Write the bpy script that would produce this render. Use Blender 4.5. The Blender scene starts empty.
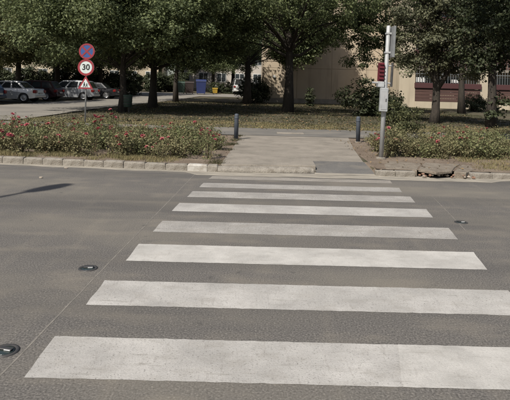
import bpy, math, random
import numpy as np
from mathutils import Vector, Matrix, Euler
random.seed(7); RNG = np.random.default_rng(11)
S = bpy.context.scene; COL = S.collection
PI = math.pi; R = math.radians

# ------------------------------------------------------------------ camera, sky, sun, exposure
F, H, ROLL, YH = 530.0, 1.55, 0.025, 90.0          # focal length in photo pixels, eye height, roll, horizon row
cd = bpy.data.cameras.new('camera'); cam = bpy.data.objects.new('camera', cd); COL.objects.link(cam)
cd.sensor_width = 36; cd.lens = 36 * F / 510; cd.shift_y = -(200 - YH) / 510; cd.clip_end = 1000; cd.clip_start = .05
cam.matrix_world = Matrix.Translation((0, 0, H)) @ Matrix.Rotation(PI / 2, 4, 'X') @ Matrix.Rotation(ROLL, 4, 'Z')
S.camera = cam
SUN_EL = R(47); SX, SY = .56, .83                    # horizontal direction the light travels
w = bpy.data.worlds.new('World'); S.world = w; w.use_nodes = True
nt = w.node_tree; sky = nt.nodes.new('ShaderNodeTexSky'); sky.sky_type = 'NISHITA'; sky.sun_disc = False
sky.sun_elevation = SUN_EL; sky.sun_rotation = math.atan2(-SX, -SY); sky.dust_density = 2.0
bg = nt.nodes['Background']; bg.inputs[1].default_value = .085; nt.links.new(sky.outputs[0], bg.inputs[0])
sl = bpy.data.lights.new('sun', 'SUN'); sl.energy = 5.0; sl.angle = R(.53); sl.color = (1, .95, .865)
so = bpy.data.objects.new('sun', sl); COL.objects.link(so); so.location = (-30, -25, 50)
L = Vector((SX, SY, 0)).normalized() * math.cos(SUN_EL); L.z = -math.sin(SUN_EL)
so.rotation_euler = L.to_track_quat('-Z', 'Y').to_euler()
S.view_settings.view_transform = 'Standard'; S.view_settings.look = 'None'
S.view_settings.exposure = 0.18; S.view_settings.gamma = 1; S.view_settings.use_curve_mapping = False

# ------------------------------------------------------------------ pixel -> place
def ray(px, py):
    c, s = math.cos(ROLL), math.sin(ROLL); u = (px - 255) / F; v = (YH - py) / F
    return u * c - v * s, u * s + v * c
def at(px, py, z=0.0):
    X, Z = ray(px, py); t = (z - H) / Z
    return Vector((X * t, t, z))
def zt(y):                                           # the ground rises gently behind the verge
    return .115 + max(0, min(y, 48) - 17) * .01 + max(0, min(y, 110) - 48) * .03
def pxx(px, y): return (px - 255) / F * y            # sideways place of an upright thing at distance y
def yk(x):                                           # line where road and kerb meet
    if x < -8: return 10.67 + (-8 - x) * .06
    if x < -.7: return 9.9 + (-.7 - x) * .105
    return 9.9 - max(0, min(x, 12) - 3) * .02

# ------------------------------------------------------------------ materials
def mat(name, base, rough=.85, metal=0, var=None, scale=5, stretch=(1, 1, 1), bump=0, bscale=60, fine=0, fscale=200,
        island=0, trans=0, spec=.3, detail=6, coords='Object'):
    m = bpy.data.materials.new(name); m.use_nodes = True; n = m.node_tree.nodes; l = m.node_tree.links
    p = n['Principled BSDF']; p.inputs['Roughness'].default_value = rough; p.inputs['Metallic'].default_value = metal
    p.inputs['Specular IOR Level'].default_value = spec
    tc = n.new('ShaderNodeTexCoord'); mp = n.new('ShaderNodeMapping'); l.new(tc.outputs[coords], mp.inputs[0]); mp.inputs['Scale'].default_value = stretch
    rgb = n.new('ShaderNodeRGB'); rgb.outputs[0].default_value = (*base, 1); col = rgb.outputs[0]
    def mix(a, b, f, mode='MIX'):
        x = n.new('ShaderNodeMix'); x.data_type = 'RGBA'; x.blend_type = mode
        l.new(a, x.inputs[6])
        if hasattr(b, 'links'): l.new(b, x.inputs[7])
        else: x.inputs[7].default_value = (*b, 1)
        if hasattr(f, 'links'): l.new(f, x.inputs[0])
        else: x.inputs[0].default_value = f
        return x.outputs[2]
    def noise(sc, det=6, lo=.35, hi=.65, vec=None, rg=.6):
        t = n.new('ShaderNodeTexNoise'); t.inputs['Scale'].default_value = sc; t.inputs['Detail'].default_value = det
        t.inputs['Roughness'].default_value = rg
        l.new(vec or mp.outputs[0], t.inputs['Vector']); r = n.new('ShaderNodeMapRange')
        r.inputs[1].default_value = lo; r.inputs[2].default_value = hi; l.new(t.outputs[0], r.inputs[0]); return r.outputs[0]
    if var: col = mix(col, var, noise(scale, detail))
    if fine:
        f = noise(fscale, 3, .3, .7, tc.outputs[coords]); hs = n.new('ShaderNodeMapRange'); l.new(f, hs.inputs[0])
        hs.inputs[3].default_value = 1 - fine; hs.inputs[4].default_value = 1 + fine
        hv = n.new('ShaderNodeHueSaturation'); l.new(col, hv.inputs['Color']); l.new(hs.outputs[0], hv.inputs['Value']); col = hv.outputs[0]
    if island:
        g = n.new('ShaderNodeNewGeometry'); hs = n.new('ShaderNodeMapRange'); l.new(g.outputs['Random Per Island'], hs.inputs[0])
        hs.inputs[3].default_value = 1 - island; hs.inputs[4].default_value = 1 + island
        hv = n.new('ShaderNodeHueSaturation'); l.new(col, hv.inputs['Color']); l.new(hs.outputs[0], hv.inputs['Value'])
        h2 = n.new('ShaderNodeMapRange'); l.new(g.outputs['Random Per Island'], h2.inputs[0]); h2.inputs[3].default_value = .515; h2.inputs[4].default_value = .485
        l.new(h2.outputs[0], hv.inputs['Hue']); col = hv.outputs[0]
    l.new(col, p.inputs['Base Color'])
    if bump:
        t = n.new('ShaderNodeTexNoise'); t.inputs['Scale'].default_value = bscale; t.inputs['Detail'].default_value = 4
        l.new(mp.outputs[0], t.inputs['Vector']); b = n.new('ShaderNodeBump'); b.inputs['Strength'].default_value = bump; b.inputs['Distance'].default_value = .02
        l.new(t.outputs[0], b.inputs['Height']); l.new(b.outputs[0], p.inputs['Normal'])
    if trans:
        tr = n.new('ShaderNodeBsdfTranslucent'); l.new(col, tr.inputs['Color']); ms = n.new('ShaderNodeMixShader'); ms.inputs[0].default_value = trans
        l.new(p.outputs[0], ms.inputs[1]); l.new(tr.outputs[0], ms.inputs[2]); l.new(ms.outputs[0], n['Material Output'].inputs[0])
    m['mix'] = 0
    return m
M = {}
def asphalt():
    m = mat('asphalt', (.116, .107, .097), .9, fine=.55, fscale=80, bump=.12, bscale=200)
    n = m.node_tree.nodes; l = m.node_tree.links; p = n['Principled BSDF']; src = p.inputs['Base Color'].links[0].from_socket
    tc = [x for x in n if x.type == 'TEX_COORD'][0]
    def layer(src, colr, sc, stretch, lo, hi, fac, det=5, rot=0):
        mp = n.new('ShaderNodeMapping'); mp.inputs['Scale'].default_value = stretch; mp.inputs['Rotation'].default_value = (0, 0, rot); l.new(tc.outputs['Object'], mp.inputs[0])
        t = n.new('ShaderNodeTexNoise'); t.inputs['Scale'].default_value = sc; t.inputs['Detail'].default_value = det; l.new(mp.outputs[0], t.inputs[0])
        r = n.new('ShaderNodeMapRange'); r.inputs[1].default_value = lo; r.inputs[2].default_value = hi; r.inputs[4].default_value = fac; l.new(t.outputs[0], r.inputs[0])
        x = n.new('ShaderNodeMix'); x.data_type = 'RGBA'; l.new(r.outputs[0], x.inputs[0]); l.new(src, x.inputs[6]); x.inputs[7].default_value = (*colr, 1)
        return x.outputs[2]
    src = layer(src, (.18, .162, .132), .55, (.55, 1.2, 1), .46, .66, .62)            # dust
    src = layer(src, (.2, .176, .142), 3.2, (.5, 1, 1), .5, .72, .55, 8, .1)          # dusty scuffs
    src = layer(src, (.21, .185, .148), 1.6, (3.2, .35, 1), .54, .74, .22, 7, -.75)     # swept dust streaks
    src = layer(src, (.062, .059, .056), .9, (.12, 1.1, 1),   .48, .64, .38, 4, .05)       # tyre-polished tracks
    src = layer(src, (.05, .048, .046), 7, (1, 1, 1), .66, .74, .55, 6)              # drips
    src = layer(src, (.055, .051, .048), 85, (1, 1, 1), .6, .7, .45, 2)
    src = layer(src, (.26, .235, .195), 80, (1, 1, 1), .62, .7, .42, 2)                 # pale chippings
    l.new(src, p.inputs['Base Color']); return m
def paint(name, base, lo, hi, dirt):
    m = mat(name, base, .75, var=tuple(c * .72 for c in base), scale=2.2, stretch=(1, 1, 1), fine=.1, fscale=120, bump=.15, bscale=110)
    n = m.node_tree.nodes; l = m.node_tree.links; p = n['Principled BSDF']; src = p.inputs['Base Color'].links[0].from_socket
    tc = [x for x in n if x.type == 'TEX_COORD'][0]
    for sc, st, a, b, fac, cc in ((70, (1, 1, 1), lo, hi, .8, (.13, .12, .108)), (14, (1, 1, 1), lo + .06, hi + .06, .6, (.2, .185, .16)), (5, (.8, 1.4, 1), .5, .75, dirt, (.26, .24, .21)), (11, (.25, 2.5, 1), .58, .7, dirt * .9, (.2, .185, .16)), (9, (2.8, .5, 1), .58, .72, dirt * .8, (.22, .2, .18))):
        mp = n.new('ShaderNodeMapping'); mp.inputs['Scale'].default_value = st; l.new(tc.outputs['Object'], mp.inputs[0])
        t = n.new('ShaderNodeTexNoise'); t.inputs['Scale'].default_value = sc; t.inputs['Detail'].default_value = 6; t.inputs['Roughness'].default_value = .65; l.new(mp.outputs[0], t.inputs[0])
        r = n.new('ShaderNodeMapRange'); r.inputs[1].default_value = a; r.inputs[2].default_value = b; r.inputs[4].default_value = fac; l.new(t.outputs[0], r.inputs[0])
        x = n.new('ShaderNodeMix'); x.data_type = 'RGBA'; l.new(r.outputs[0], x.inputs[0]); l.new(src, x.inputs[6]); x.inputs[7].default_value = (*cc, 1); src = x.outputs[2]
    l.new(src, p.inputs['Base Color']); return m
M['asphalt'] = asphalt()
M['paint'] = paint('white road paint', (.43, .41, .38), .56, .68, .6)
M['paint_new'] = paint('fresher road paint', (.48, .458, .422), .6, .72, .45)
M['paint_worn'] = paint('worn road paint', (.37, .35, .322), .5, .66, 1.0)
M['paint_dusty'] = paint('dusty road paint', (.33, .3, .26), .48, .62, .7)
M['seam'] = mat('joint sealant', (.22, .2, .172), .9, var=(.135, .125, .11), scale=9)
M['dust'] = mat('gutter sand', (.34, .305, .25), .95, var=(.2, .182, .152), scale=4, stretch=(.6, 2, 1), fine=.2, bump=.3)
M['ground'] = mat('dry ground', (.1, .08, .054), .95, var=(.055, .055, .03), scale=1.1, fine=.35, fscale=30, bump=.8, bscale=25)
M['soil'] = mat('bare earth', (.13, .098, .072), .95, var=(.19, .15, .112), scale=1.6, fine=.3, fscale=40, bump=.9, bscale=30)
M['concrete'] = mat('path concrete', (.27, .24, .2), .9, var=(.2, .178, .148), scale=1.7, fine=.16, fscale=90, bump=.4, bscale=70)
M['kerbstone'] = mat('kerb concrete', (.27, .245, .208), .9, var=(.19, .17, .142), scale=4, fine=.2, fscale=60, bump=.7, bscale=40)
M['kerbwhite'] = mat('whitened kerb stone', (.5, .48, .44), .85, var=(.3, .27, .23), scale=6, fine=.15, bump=.4)
M['soilslab'] = mat('dusty broken concrete', (.22, .19, .15), .95, var=(.15, .122, .094), scale=5, fine=.25, fscale=40, bump=.8, bscale=30)
M['darkpatch'] = mat('patch asphalt', (.105, .1, .095), .9, var=(.135, .128, .118), scale=2, fine=.25, fscale=90, bump=.4, bscale=90)
M['pathasphalt'] = mat('path asphalt', (.17, .158, .14), .9, var=(.12, .114, .104), scale=1.2, fine=.22, fscale=60, bump=.3)
M['street'] = mat('street asphalt', (.24, .22, .19), .9, var=(.17, .158, .14), scale=.5, fine=.15, fscale=20)
M['leaf'] = mat('tree leaves', (.135, .16, .07), .65, var=(.11, .135, .06), scale=.5, island=.5, trans=.35)
M['leaf_olive'] = mat('olive tree leaves', (.17, .17, .07), .6, var=(.13, .136, .058), scale=.5, island=.4, trans=.25)
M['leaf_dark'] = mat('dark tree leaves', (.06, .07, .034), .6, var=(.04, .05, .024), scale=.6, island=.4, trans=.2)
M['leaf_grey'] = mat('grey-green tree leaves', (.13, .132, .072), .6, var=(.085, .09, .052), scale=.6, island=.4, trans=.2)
M['leaf_shaded'] = mat('shade-darkened green leaves', (.032, .042, .017), .6, var=(.022, .03, .013), scale=.8, island=.4, trans=.15)  # shade on the overhanging crown is painted into this leaf colour
M['leaf_brown'] = mat('bronze tree leaves', (.105, .075, .05), .65, var=(.06, .048, .033), scale=.6, island=.4, trans=.2)
M['leaf_shrub'] = mat('shrub leaves', (.085, .088, .036), .7, var=(.055, .062, .028), scale=1.2, island=.4, trans=.2)
M['leaf_rose'] = mat('rose leaves', (.2, .188, .092), .75, var=(.145, .132, .07), scale=3, island=.45, trans=.25)
M['leaf_rose2'] = mat('green rose leaves', (.15, .17, .072), .75, var=(.165, .158, .08), scale=3, island=.45, trans=.25)
M['cane'] = mat('rose canes', (.14, .1, .06), .85, var=(.09, .085, .04), scale=8)
M['bark'] = mat('bark', (.06, .05, .04), .95, var=(.034, .029, .024), scale=3, stretch=(5, 5, .7), fine=.25, fscale=30, bump=1, bscale=12)
M['red'] = mat('red rose petals', (.36, .06, .075), .75, var=(.42, .12, .14), scale=20, trans=.15)
M['pink'] = mat('pink rose petals', (.45, .1, .13), .7, var=(.5, .17, .19), scale=20, trans=.15)
M['drygrass'] = mat('dry grass', (.24, .2, .1), .85, var=(.17, .155, .075), scale=2, island=.35, trans=.2)
M['greengrass'] = mat('lawn grass', (.055, .06, .03), .85, var=(.095, .085, .045), scale=.7, island=.35, trans=.2)
M['litter'] = mat('fallen leaves', (.2, .14, .07), .9, var=(.13, .09, .05), scale=3, island=.4)
M['galv'] = mat('galvanised steel', (.4, .4, .395), .6, .2, var=(.33, .34, .34), scale=6, spec=.5)
M['greybox'] = mat('grey painted box', (.4, .41, .41), .55, var=(.3, .31, .31), scale=7)
M['darkgrey'] = mat('weathered grey sign back', (.2, .205, .205), .6, var=(.15, .155, .155), scale=6)
M['darkmetal'] = mat('dark metal', (.05, .05, .052), .5, .3, var=(.08, .075, .07), scale=8)
M['bollard'] = mat('grey-blue bollard paint', (.05, .06, .078), .6, var=(.07, .078, .09), scale=7, fine=.15)
M['redbox'] = mat('red lamp housing', (.13, .018, .026), .6, var=(.09, .016, .022), scale=9)
M['signred'] = mat('sign red', (.28, .03, .04), .6, var=(.22, .028, .036), scale=8)
M['signblue'] = mat('sign blue', (.03, .085, .26), .6, var=(.035, .075, .2), scale=8)
M['signwhite'] = mat('sign white', (.58, .58, .56), .5, var=(.48, .58, .56), scale=8)
M['black'] = mat('sign black', (.012, .012, .013), .6, var=(.02, .02, .02), scale=9)
M['bin'] = mat('green litter bin', (.03, .055, .042), .6, var=(.045, .065, .05), scale=9)
M['glass'] = mat('car glass', (.02, .025, .028), .08, var=(.03, .034, .036), scale=2, spec=.6)
M['tyre'] = mat('tyre', (.018, .018, .018), .9, var=(.03, .03, .03), scale=9)
M['rim'] = mat('alloy rim', (.5, .5, .5), .35, .7, var=(.4, .4, .4), scale=9)
M['tail'] = mat('tail lamp', (.1, .01, .01), .3, var=(.25, .015, .015), scale=9)
M['headl'] = mat('lamp glass', (.6, .6, .6), .15, var=(.5, .5, .5), scale=9)
M['wall'] = mat('beige render', (.45, .372, .278), .92, var=(.39, .32, .236), scale=.35, fine=.07, fscale=25, bump=.2, bscale=30)
M['wall2'] = mat('cream render', (.46, .395, .3), .92, var=(.4, .345, .258), scale=.4, fine=.07, fscale=25)
M['wall3'] = mat('pale far render', (.5, .45, .4), .92, var=(.43, .39, .34), scale=.3)
M['brown'] = mat('brown parapet board', (.1, .056, .046), .8, var=(.07, .04, .035), scale=3, stretch=(.3, 1, 6), fine=.15)
M['maroon'] = mat('maroon rail', (.07, .03, .03), .7, var=(.07, .03, .03), scale=4)
M['frame'] = mat('white window frame', (.62, .62, .6), .6, var=(.52, .52, .5), scale=5)
M['pane'] = mat('window pane', (.035, .042, .046), .12, var=(.05, .058, .06), scale=.7, spec=.6)
M['bars'] = mat('pale grille bars', (.17, .18, .185), .7, var=(.13, .14, .145), scale=6)
M['roof'] = mat('flat roof felt', (.09, .085, .08), .95, var=(.12, .11, .1), scale=1)
M['bluebin'] = mat('blue bin plastic', (.02, .03, .09), .5, var=(.025, .035, .11), scale=3)
M['brownbin'] = mat('brown bin plastic', (.03, .022, .02), .6, var=(.04, .028, .025), scale=3)
M['yellow'] = mat('yellow bin plastic', (.28, .2, .04), .5, var=(.4, .25, .03), scale=3)
M['stone'] = mat('rubble', (.38, .33, .27), .9, var=(.24, .2, .16), scale=9, bump=.4)
M['brickred'] = mat('broken brick', (.26, .155, .105), .9, var=(.2, .125, .09), scale=9, bump=.4)
M['lens'] = mat('dark lens', (.02, .028, .026), .15, var=(.03, .04, .036), scale=15, spec=.7)
def carpaint(name, c): return mat(name, c, .3, .35, var=tuple(x * .9 for x in c), scale=1.5, spec=.5)

# ------------------------------------------------------------------ mesh helpers
class MB:
    def __init__(s): s.v = []; s.f = []
    def add(s, vs, fs):
        o = len(s.v); s.v += [tuple(v) for v in vs]; s.f += [tuple(i + o for i in f) for f in fs]; return s
    def box(s, x0, x1, y0, y1, z0, z1, b=0):
        if b <= 0:
            return s.add([(x0, y0, z0), (x1, y0, z0), (x1, y1, z0), (x0, y1, z0), (x0, y0, z1), (x1, y0, z1), (x1, y1, z1), (x0, y1, z1)],
                         [(0, 3, 2, 1), (4, 5, 6, 7), (0, 1, 5, 4), (1, 2, 6, 5), (2, 3, 7, 6), (3, 0, 4, 7)])
        def ring(d, z): return [(x0 + d, y0 + d, z), (x1 - d, y0 + d, z), (x1 - d, y1 - d, z), (x0 + d, y1 - d, z)]
        vs = ring(b, z0) + ring(0, z0 + b) + ring(0, z1 - b) + ring(b, z1); fs = [(0, 3, 2, 1), (12, 13, 14, 15)]
        for k in range(3):
            for i in range(4): j = (i + 1) % 4; fs.append((k * 4 + i, k * 4 + j, k * 4 + 4 + j, k * 4 + 4 + i))
        return s.add(vs, fs)
    def tube(s, pts, rad, n=8, cap=True):
        pts = [Vector(p) for p in pts]; vs = []; fs = []
        if not isinstance(rad, (list, tuple)): rad = [rad] * len(pts)
        for i, p in enumerate(pts):
            d = (pts[min(i + 1, len(pts) - 1)] - pts[max(i - 1, 0)]).normalized()
            a = d.orthogonal().normalized() if i == 0 else (a - d * a.dot(d)).normalized()
            b = d.cross(a)
            vs += [p + (a * math.cos(2 * PI * k / n) + b * math.sin(2 * PI * k / n)) * rad[i] for k in range(n)]
        for i in range(len(pts) - 1):
            for k in range(n):
                j = (k + 1) % n; fs.append((i * n + k, i * n + j, (i + 1) * n + j, (i + 1) * n + k))
        if cap: fs += [tuple(reversed(range(n))), tuple(range((len(pts) - 1) * n, len(pts) * n))]
        return s.add(vs, fs)
    def lathe(s, prof, n=16, cap=True):                # prof: (radius, z) about z
        vs = [(r * math.cos(2 * PI * k / n), r * math.sin(2 * PI * k / n), z) for r, z in prof for k in range(n)]; fs = []
        for i in range(len(prof) - 1):
            for k in range(n):
                j = (k + 1) % n; fs.append((i * n + k, i * n + j, (i + 1) * n + j, (i + 1) * n + k))
        if cap: fs += [tuple(reversed(range(n))), tuple(range((len(prof) - 1) * n, len(prof) * n))]
        return s.add(vs, fs)
    def prism(s, poly, z0, z1):                        # poly (x, y), counter-clockwise
        n = len(poly); vs = [(x, y, z0) for x, y in poly] + [(x, y, z1) for x, y in poly]
        return s.add(vs, [tuple(reversed(range(n))), tuple(range(n, 2 * n))] + [(i, (i + 1) % n, n + (i + 1) % n, n + i) for i in range(n)])
    def sheet(s, poly): return s.add(poly, [tuple(range(len(poly)))])
    def xf(s, m): s.v = [tuple(m @ Vector(v)) for v in s.v]; return s
    def mesh(s, name, m, smooth=False):
        me = bpy.data.meshes.new(name); me.from_pydata(s.v, [], s.f); me.materials.append(M[m] if isinstance(m, str) else m)
        if smooth: me.polygons.foreach_set('use_smooth', [True] * len(me.polygons))
        me.update(); return me
    def build(s, name, m, parent=None, smooth=False, **k): return link(name, s.mesh(name, m, smooth), parent, **k)
def link(name, data, parent=None, loc=None, label=None, cat=None, group=None, kind=None, rz=None):
    o = bpy.data.objects.new(name, data); COL.objects.link(o)
    if parent: o.parent = parent
    if loc is not None: o.location = loc
    if rz is not None: o.rotation_euler = (0, 0, rz)
    if label: o['label'] = label
    if cat: o['category'] = cat
    if group: o['group'] = group
    if kind: o['kind'] = kind
    return o
def thing(name, label, cat, loc=(0, 0, 0), rz=0, group=None): return link(name, None, None, loc, label, cat, group, None, rz)
def struct(name, mb, m, smooth=False): return mb.build(name, m, None, smooth, kind='structure')

# ------------------------------------------------------------------ the ground, road, kerb, paths
def ground():
    xs = [-150, -90, -60, -40, -30] + list(np.arange(-24, -.9, 1.0)) + [-.68, -.67, 0, 1, 2.2, 2.3, 2.31] + list(np.arange(3, 24.1, 1.0)) + [30, 40, 60, 90, 150]
    vs = []; rows = 0; base = [1.15, 1.3, 1.6, 2.4, 3.4, 4.6, 6, 7.2, 9, 12, 16, 22, 28, 33, 38.3, 45, 55, 70, 90, 130, 190]
    for x in xs:
        k = yk(x); ys = [(-150, .1), (-3.4, .1), (-3.35, -.08), (k + .34, -.08)]
        d0 = 1.05 if -.675 < x < 2.305 else .36; ys[-1] = (k + d0 - .02, -.08); ys.append((k + d0, zt(k) - .016))
        ys += [(k + d, zt(k + d) - .012 + (random.uniform(-.012, .012) if d > 7 else random.uniform(-.003, .003))) for d in base]
        rows = len(ys); vs += [(x, y, z) for y, z in ys]
    fs = [(i * rows + j, (i + 1) * rows + j, (i + 1) * rows + j + 1, i * rows + j + 1) for i in range(len(xs) - 1) for j in range(rows - 1)]
    struct('ground', MB().add(vs, fs), 'ground', True)
ground()
rd = MB(); xs = [-150, -60, -30] + list(np.arange(-24, 24.1, 1)) + [30, 60, 150]
for x in xs: rd.v += [(x, -3.3, 0), (x, yk(x) + .33, 0)]
rd.f = [(2 * i, 2 * i + 2, 2 * i + 3, 2 * i + 1) for i in range(len(xs) - 1)]
road = struct('road', rd, 'asphalt')

def quad_sheet(pts, z, nx=24, ny=4, jag=.012):
    """sheet between four corners (near left, near right, far right, far left) with slightly uneven edges"""
    a, b, c, d = [Vector((p[0], p[1], 0)) for p in pts]; m = MB()
    for j in range(ny + 1):
        for i in range(nx + 1):
            u, v = i / nx, j / ny; p = (a * (1 - u) + b * u) * (1 - v) + (d * (1 - u) + c * u) * v
            if i in (0, nx) or j in (0, ny): p = p + Vector((random.uniform(-jag, jag), random.uniform(-jag, jag), 0))
            m.v.append((p.x, p.y, z))
    m.f = [(j * (nx + 1) + i, j * (nx + 1) + i + 1, (j + 1) * (nx + 1) + i + 1, (j + 1) * (nx + 1) + i) for j in range(ny) for i in range(nx)]
    return m
stripes = [  # far-left, near-left, far-right, near-right on the road, and paint
    (-1.2, 3.27, -1.18, 2.80, .93, .83, 2.0, 1.94, 'paint', 'paint_new'),
    (-1.16, 4.23, -1.16, 3.75, None, None, 2.06, 2.0, 'paint', None),
    (-1.11, 5.24, -1.11, 4.72, None, None, 2.2, 2.11, 'paint_new', None),
    (-1.04, 6.17, -1.06, 5.69, None, None, 2.29, 2.22, 'paint_worn', None),
    (-.98, 7.15, -1.01, 6.67, None, None, 2.35, 2.28, 'paint', None),
    (-.9, 8.0, -.93, 7.56, None, None, 2.38, 2.33, 'paint_worn', None),
    (-.81, 8.72, -.84, 8.33, None, None, 2.41, 2.35, 'paint_worn', None),
    (-.72, 9.42, -.76, 9.12, None, None, 2.44, 2.4, 'paint_dusty', None),
    (-1.24, 2.28, -1.24, 1.79, None, None, 2.0, 1.95, 'paint', None)]
for xl1, yf, xl0, yn, xm1, xm0, xr1, xr0, p1, p2 in stripes:
    if p2:
        quad_sheet([(xl0, yn), (xm0, yn), (xm1, yf), (xl1, yf)], .0018, 40, 4, .004).build('crosswalk_stripe', p1, road)
        quad_sheet([(xm0 - .01, yn - .004), (xr0, yn - .004), (xr1, yf), (xm1 - .01, yf + .002)], .0026, 30, 4, .0025).build('crosswalk_stripe', p2, road)
    else: quad_sheet([(xl0, yn), (xr0, yn), (xr1, yf), (xl1, yf)], .0018, 60, 4, .004).build('crosswalk_stripe', p1, road)
def seam(pts, wdt):
    m = MB()
    for i, (x, y) in enumerate(pts): q = random.uniform(-.003, .003); m.v += [(x + q - wdt, y, .0012), (x + q + wdt, y, .0012)]
    m.f = [(2 * i, 2 * i + 1, 2 * i + 3, 2 * i + 2) for i in range(len(pts) - 1)]
    m.build('sealed_joint', 'seam', road)
A0, A1 = at(-12, 388), at(196, 173)
seam([(A0.x + (A1.x - A0.x) * t, A0.y + (A1.y - A0.y) * t) for t in np.linspace(0, .99, 40)], .0055)
B0, B1 = at(466, 231), at(432, 196)
seam([(B0.x + (B1.x - B0.x) * t, B0.y + (B1.y - B0.y) * t) for t in np.linspace(0, 1, 14)], .005)
# sand swept into the gutter
gd = MB(); xs = list(np.arange(-12, 12, .25))
for x in xs: gd.v += [(x, yk(x) - .14 - .1 * random.random() - (.22 if -1.2 < x < 4.4 else .03), .0025), (x, yk(x) + .04, .0025)]
gd.f = [(2 * i, 2 * i + 2, 2 * i + 3, 2 * i + 1) for i in range(len(xs) - 1)]
gd.build('gutter_sand', 'dust', road)

# kerb: one stone after another
kerb = link('kerb', None, None, (0, 0, 0), kind='structure')
def kstone(x0, x1, m='kerbstone', hgt=.122, tilt=0, drop=0):
    y0, y1 = yk(x0), yk(x1); L_ = math.hypot(x1 - x0, y1 - y0); a = math.atan2(y1 - y0, x1 - x0)
    mb = MB().box(0, L_ - .008, 0, .14, -.1, hgt, .018)
    mb.v = [(x + random.uniform(-.005, .005), y + random.uniform(-.005, .005), z + (random.uniform(-.006, .006) if z > 0 else 0)) for x, y, z in mb.v]
    o = mb.build('kerb_stone', m, kerb, loc=(x0, y0 + random.uniform(-.008, .008), random.uniform(-.006, .004) - drop))
    o.rotation_euler = (random.uniform(-.03, .03), tilt, a + random.uniform(-.012, .012))
x = -13.0
while x < -.75:
    s = random.uniform(.36, .46); e = min(x + s, -.66)
    white = x <= -.95 < e
    kstone(x, e, 'kerbwhite' if white else 'kerbstone'); x = e
for x in np.arange(2.3, 3.0, .37): kstone(x, x + .37, drop=.02)
for x in np.arange(4.05, 13, .42): kstone(x, x + .42, drop=.012)

# concrete ramp with its rounded lip, the dark patch beside it
zr = .122
lf, rf_, rb, lb = at(224, 165, zr), at(318, 165.5, zr), at(346, 137, zr), at(241, 137, zr)
rampR = at(373, 161, zr)
ramp = link('footpath', None, None, (0, 0, 0), kind='structure')
def slab(poly, z0, z1, name, m, par, bev=.012):
    c = Vector((sum(p[0] for p in poly) / len(poly), sum(p[1] for p in poly) / len(poly)))
    inn = [tuple(c + (Vector(p[:2]) - c) * (1 - bev)) for p in poly]; n = len(poly)
    vs = [(p[0], p[1], z0) for p in poly] + [(p[0], p[1], z1 - .012) for p in poly] + [(p[0], p[1], z1) for p in inn]
    fs = [tuple(range(2 * n, 3 * n))] + [(k * n + i, k * n + (i + 1) % n, (k + 1) * n + (i + 1) % n, (k + 1) * n + i) for k in (0, 1) for i in range(n)]
    return MB().add(vs, fs).build(name, m, par)
def lerp(a, b, t): return a + (b - a) * t
fl = Vector((-.62, 9.92)); fr = Vector((1.2, 10.06)); fr2 = Vector((2.28, 10.75))
bl = Vector((lb.x, 16.64)); br = Vector((rb.x + .03, 16.64))
m1l, m1r = lerp(fl, bl, .47), Vector((2.5, 13.1))
slab([(fl.x, fl.y + .12), (fr.x, fr.y + .12), (1.22, 10.86), (2.26, 10.86), m1r, m1l], -.02, .128, 'concrete_slab', 'concrete', ramp, .004)
slab([m1l + Vector((0, .012)), m1r + Vector((0, .012)), br, bl], -.02, .124, 'concrete_slab', 'concrete', ramp, .004)
# lip: a long rounded nose
lip = MB(); prof = [(.12, -.05), (.0, -.05), (-.03, .02), (-.02, .075), (.02, .108), (.08, .126), (.16, .129)]
ls = np.linspace(0, 1, 26)
for t in ls:
    p = lerp(fl, fr, t); e = max(0, (t - .93) / .07); j = random.uniform(-.005, .005)
    for q, (dy, z) in enumerate(prof): lip.v.append((p.x - .04, p.y - .02 + dy + .1 * e * e * (1 if q < 6 else 0) + j * (q < 5), z * .86 - .008 - .03 * e * e + random.uniform(-.002, .002)))
k = len(prof); lip.f = [(i * k + j, (i + 1) * k + j, (i + 1) * k + j + 1, i * k + j + 1) for i in range(len(ls) - 1) for j in range(k - 1)] + [tuple(range((len(ls) - 1) * k, len(ls) * k))]
lip.build('kerb_lip', 'kerbstone', ramp, True)
pt = MB(); q = [(1.2, 10.02, .012), (2.31, 10.04, .012), (2.3, 10.2, .05), (2.27, 10.87, .128), (1.21, 10.87, .128), (1.2, 10.3, .06)]
pt.add(q, [(0, 1, 2, 5), (5, 2, 3, 4)]).build('asphalt_patch', 'darkpatch', ramp)
MB().add([(1.16, yk(1.2) - .06, .006), (2.34, yk(2.4) - .04, .006), (2.3, 10.06, .014), (1.16, 10.05, .014)], [(0, 1, 2, 3)]).build('sandy_threshold', 'dust', ramp)
MB().add([(2.29, 10.02, .0), (2.44, 10.0, .114), (2.4, 10.95, .117), (2.26, 10.95, .12), (2.27, 10.6, .09)], [(0, 1, 2, 3, 4)]).build('earth_bank', 'soil', ramp)
# cross path behind, the side street, bare earth
def strip(name, m, left, right, dz, kind='structure', n=30):
    """sheet between two polylines of (x, y), following the terrain"""
    def res(pl):
        out = []
        for i in range(n + 1):
            t = i / n * (len(pl) - 1); j = min(int(t), len(pl) - 2); f = t - j
            out.append((pl[j][0] * (1 - f) + pl[j + 1][0] * f, pl[j][1] * (1 - f) + pl[j + 1][1] * f))
        return out
    a, b = res(left), res(right); mb = MB(); w_ = 6
    for (x0, y0), (x1, y1) in zip(a, b):
        for j in range(w_ + 1):
            x, y = x0 + (x1 - x0) * j / w_, y0 + (y1 - y0) * j / w_
            if j in (0, w_): x += random.uniform(-.04, .04); y += random.uniform(-.04, .04)
            mb.v.append((x, y, zt(y) + dz))
    mb.f = [(i * (w_ + 1) + j, (i + 1) * (w_ + 1) + j, (i + 1) * (w_ + 1) + j + 1, i * (w_ + 1) + j + 1) for i in range(n) for j in range(w_)]
    o = struct(name, mb, m); 
    return o
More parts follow.
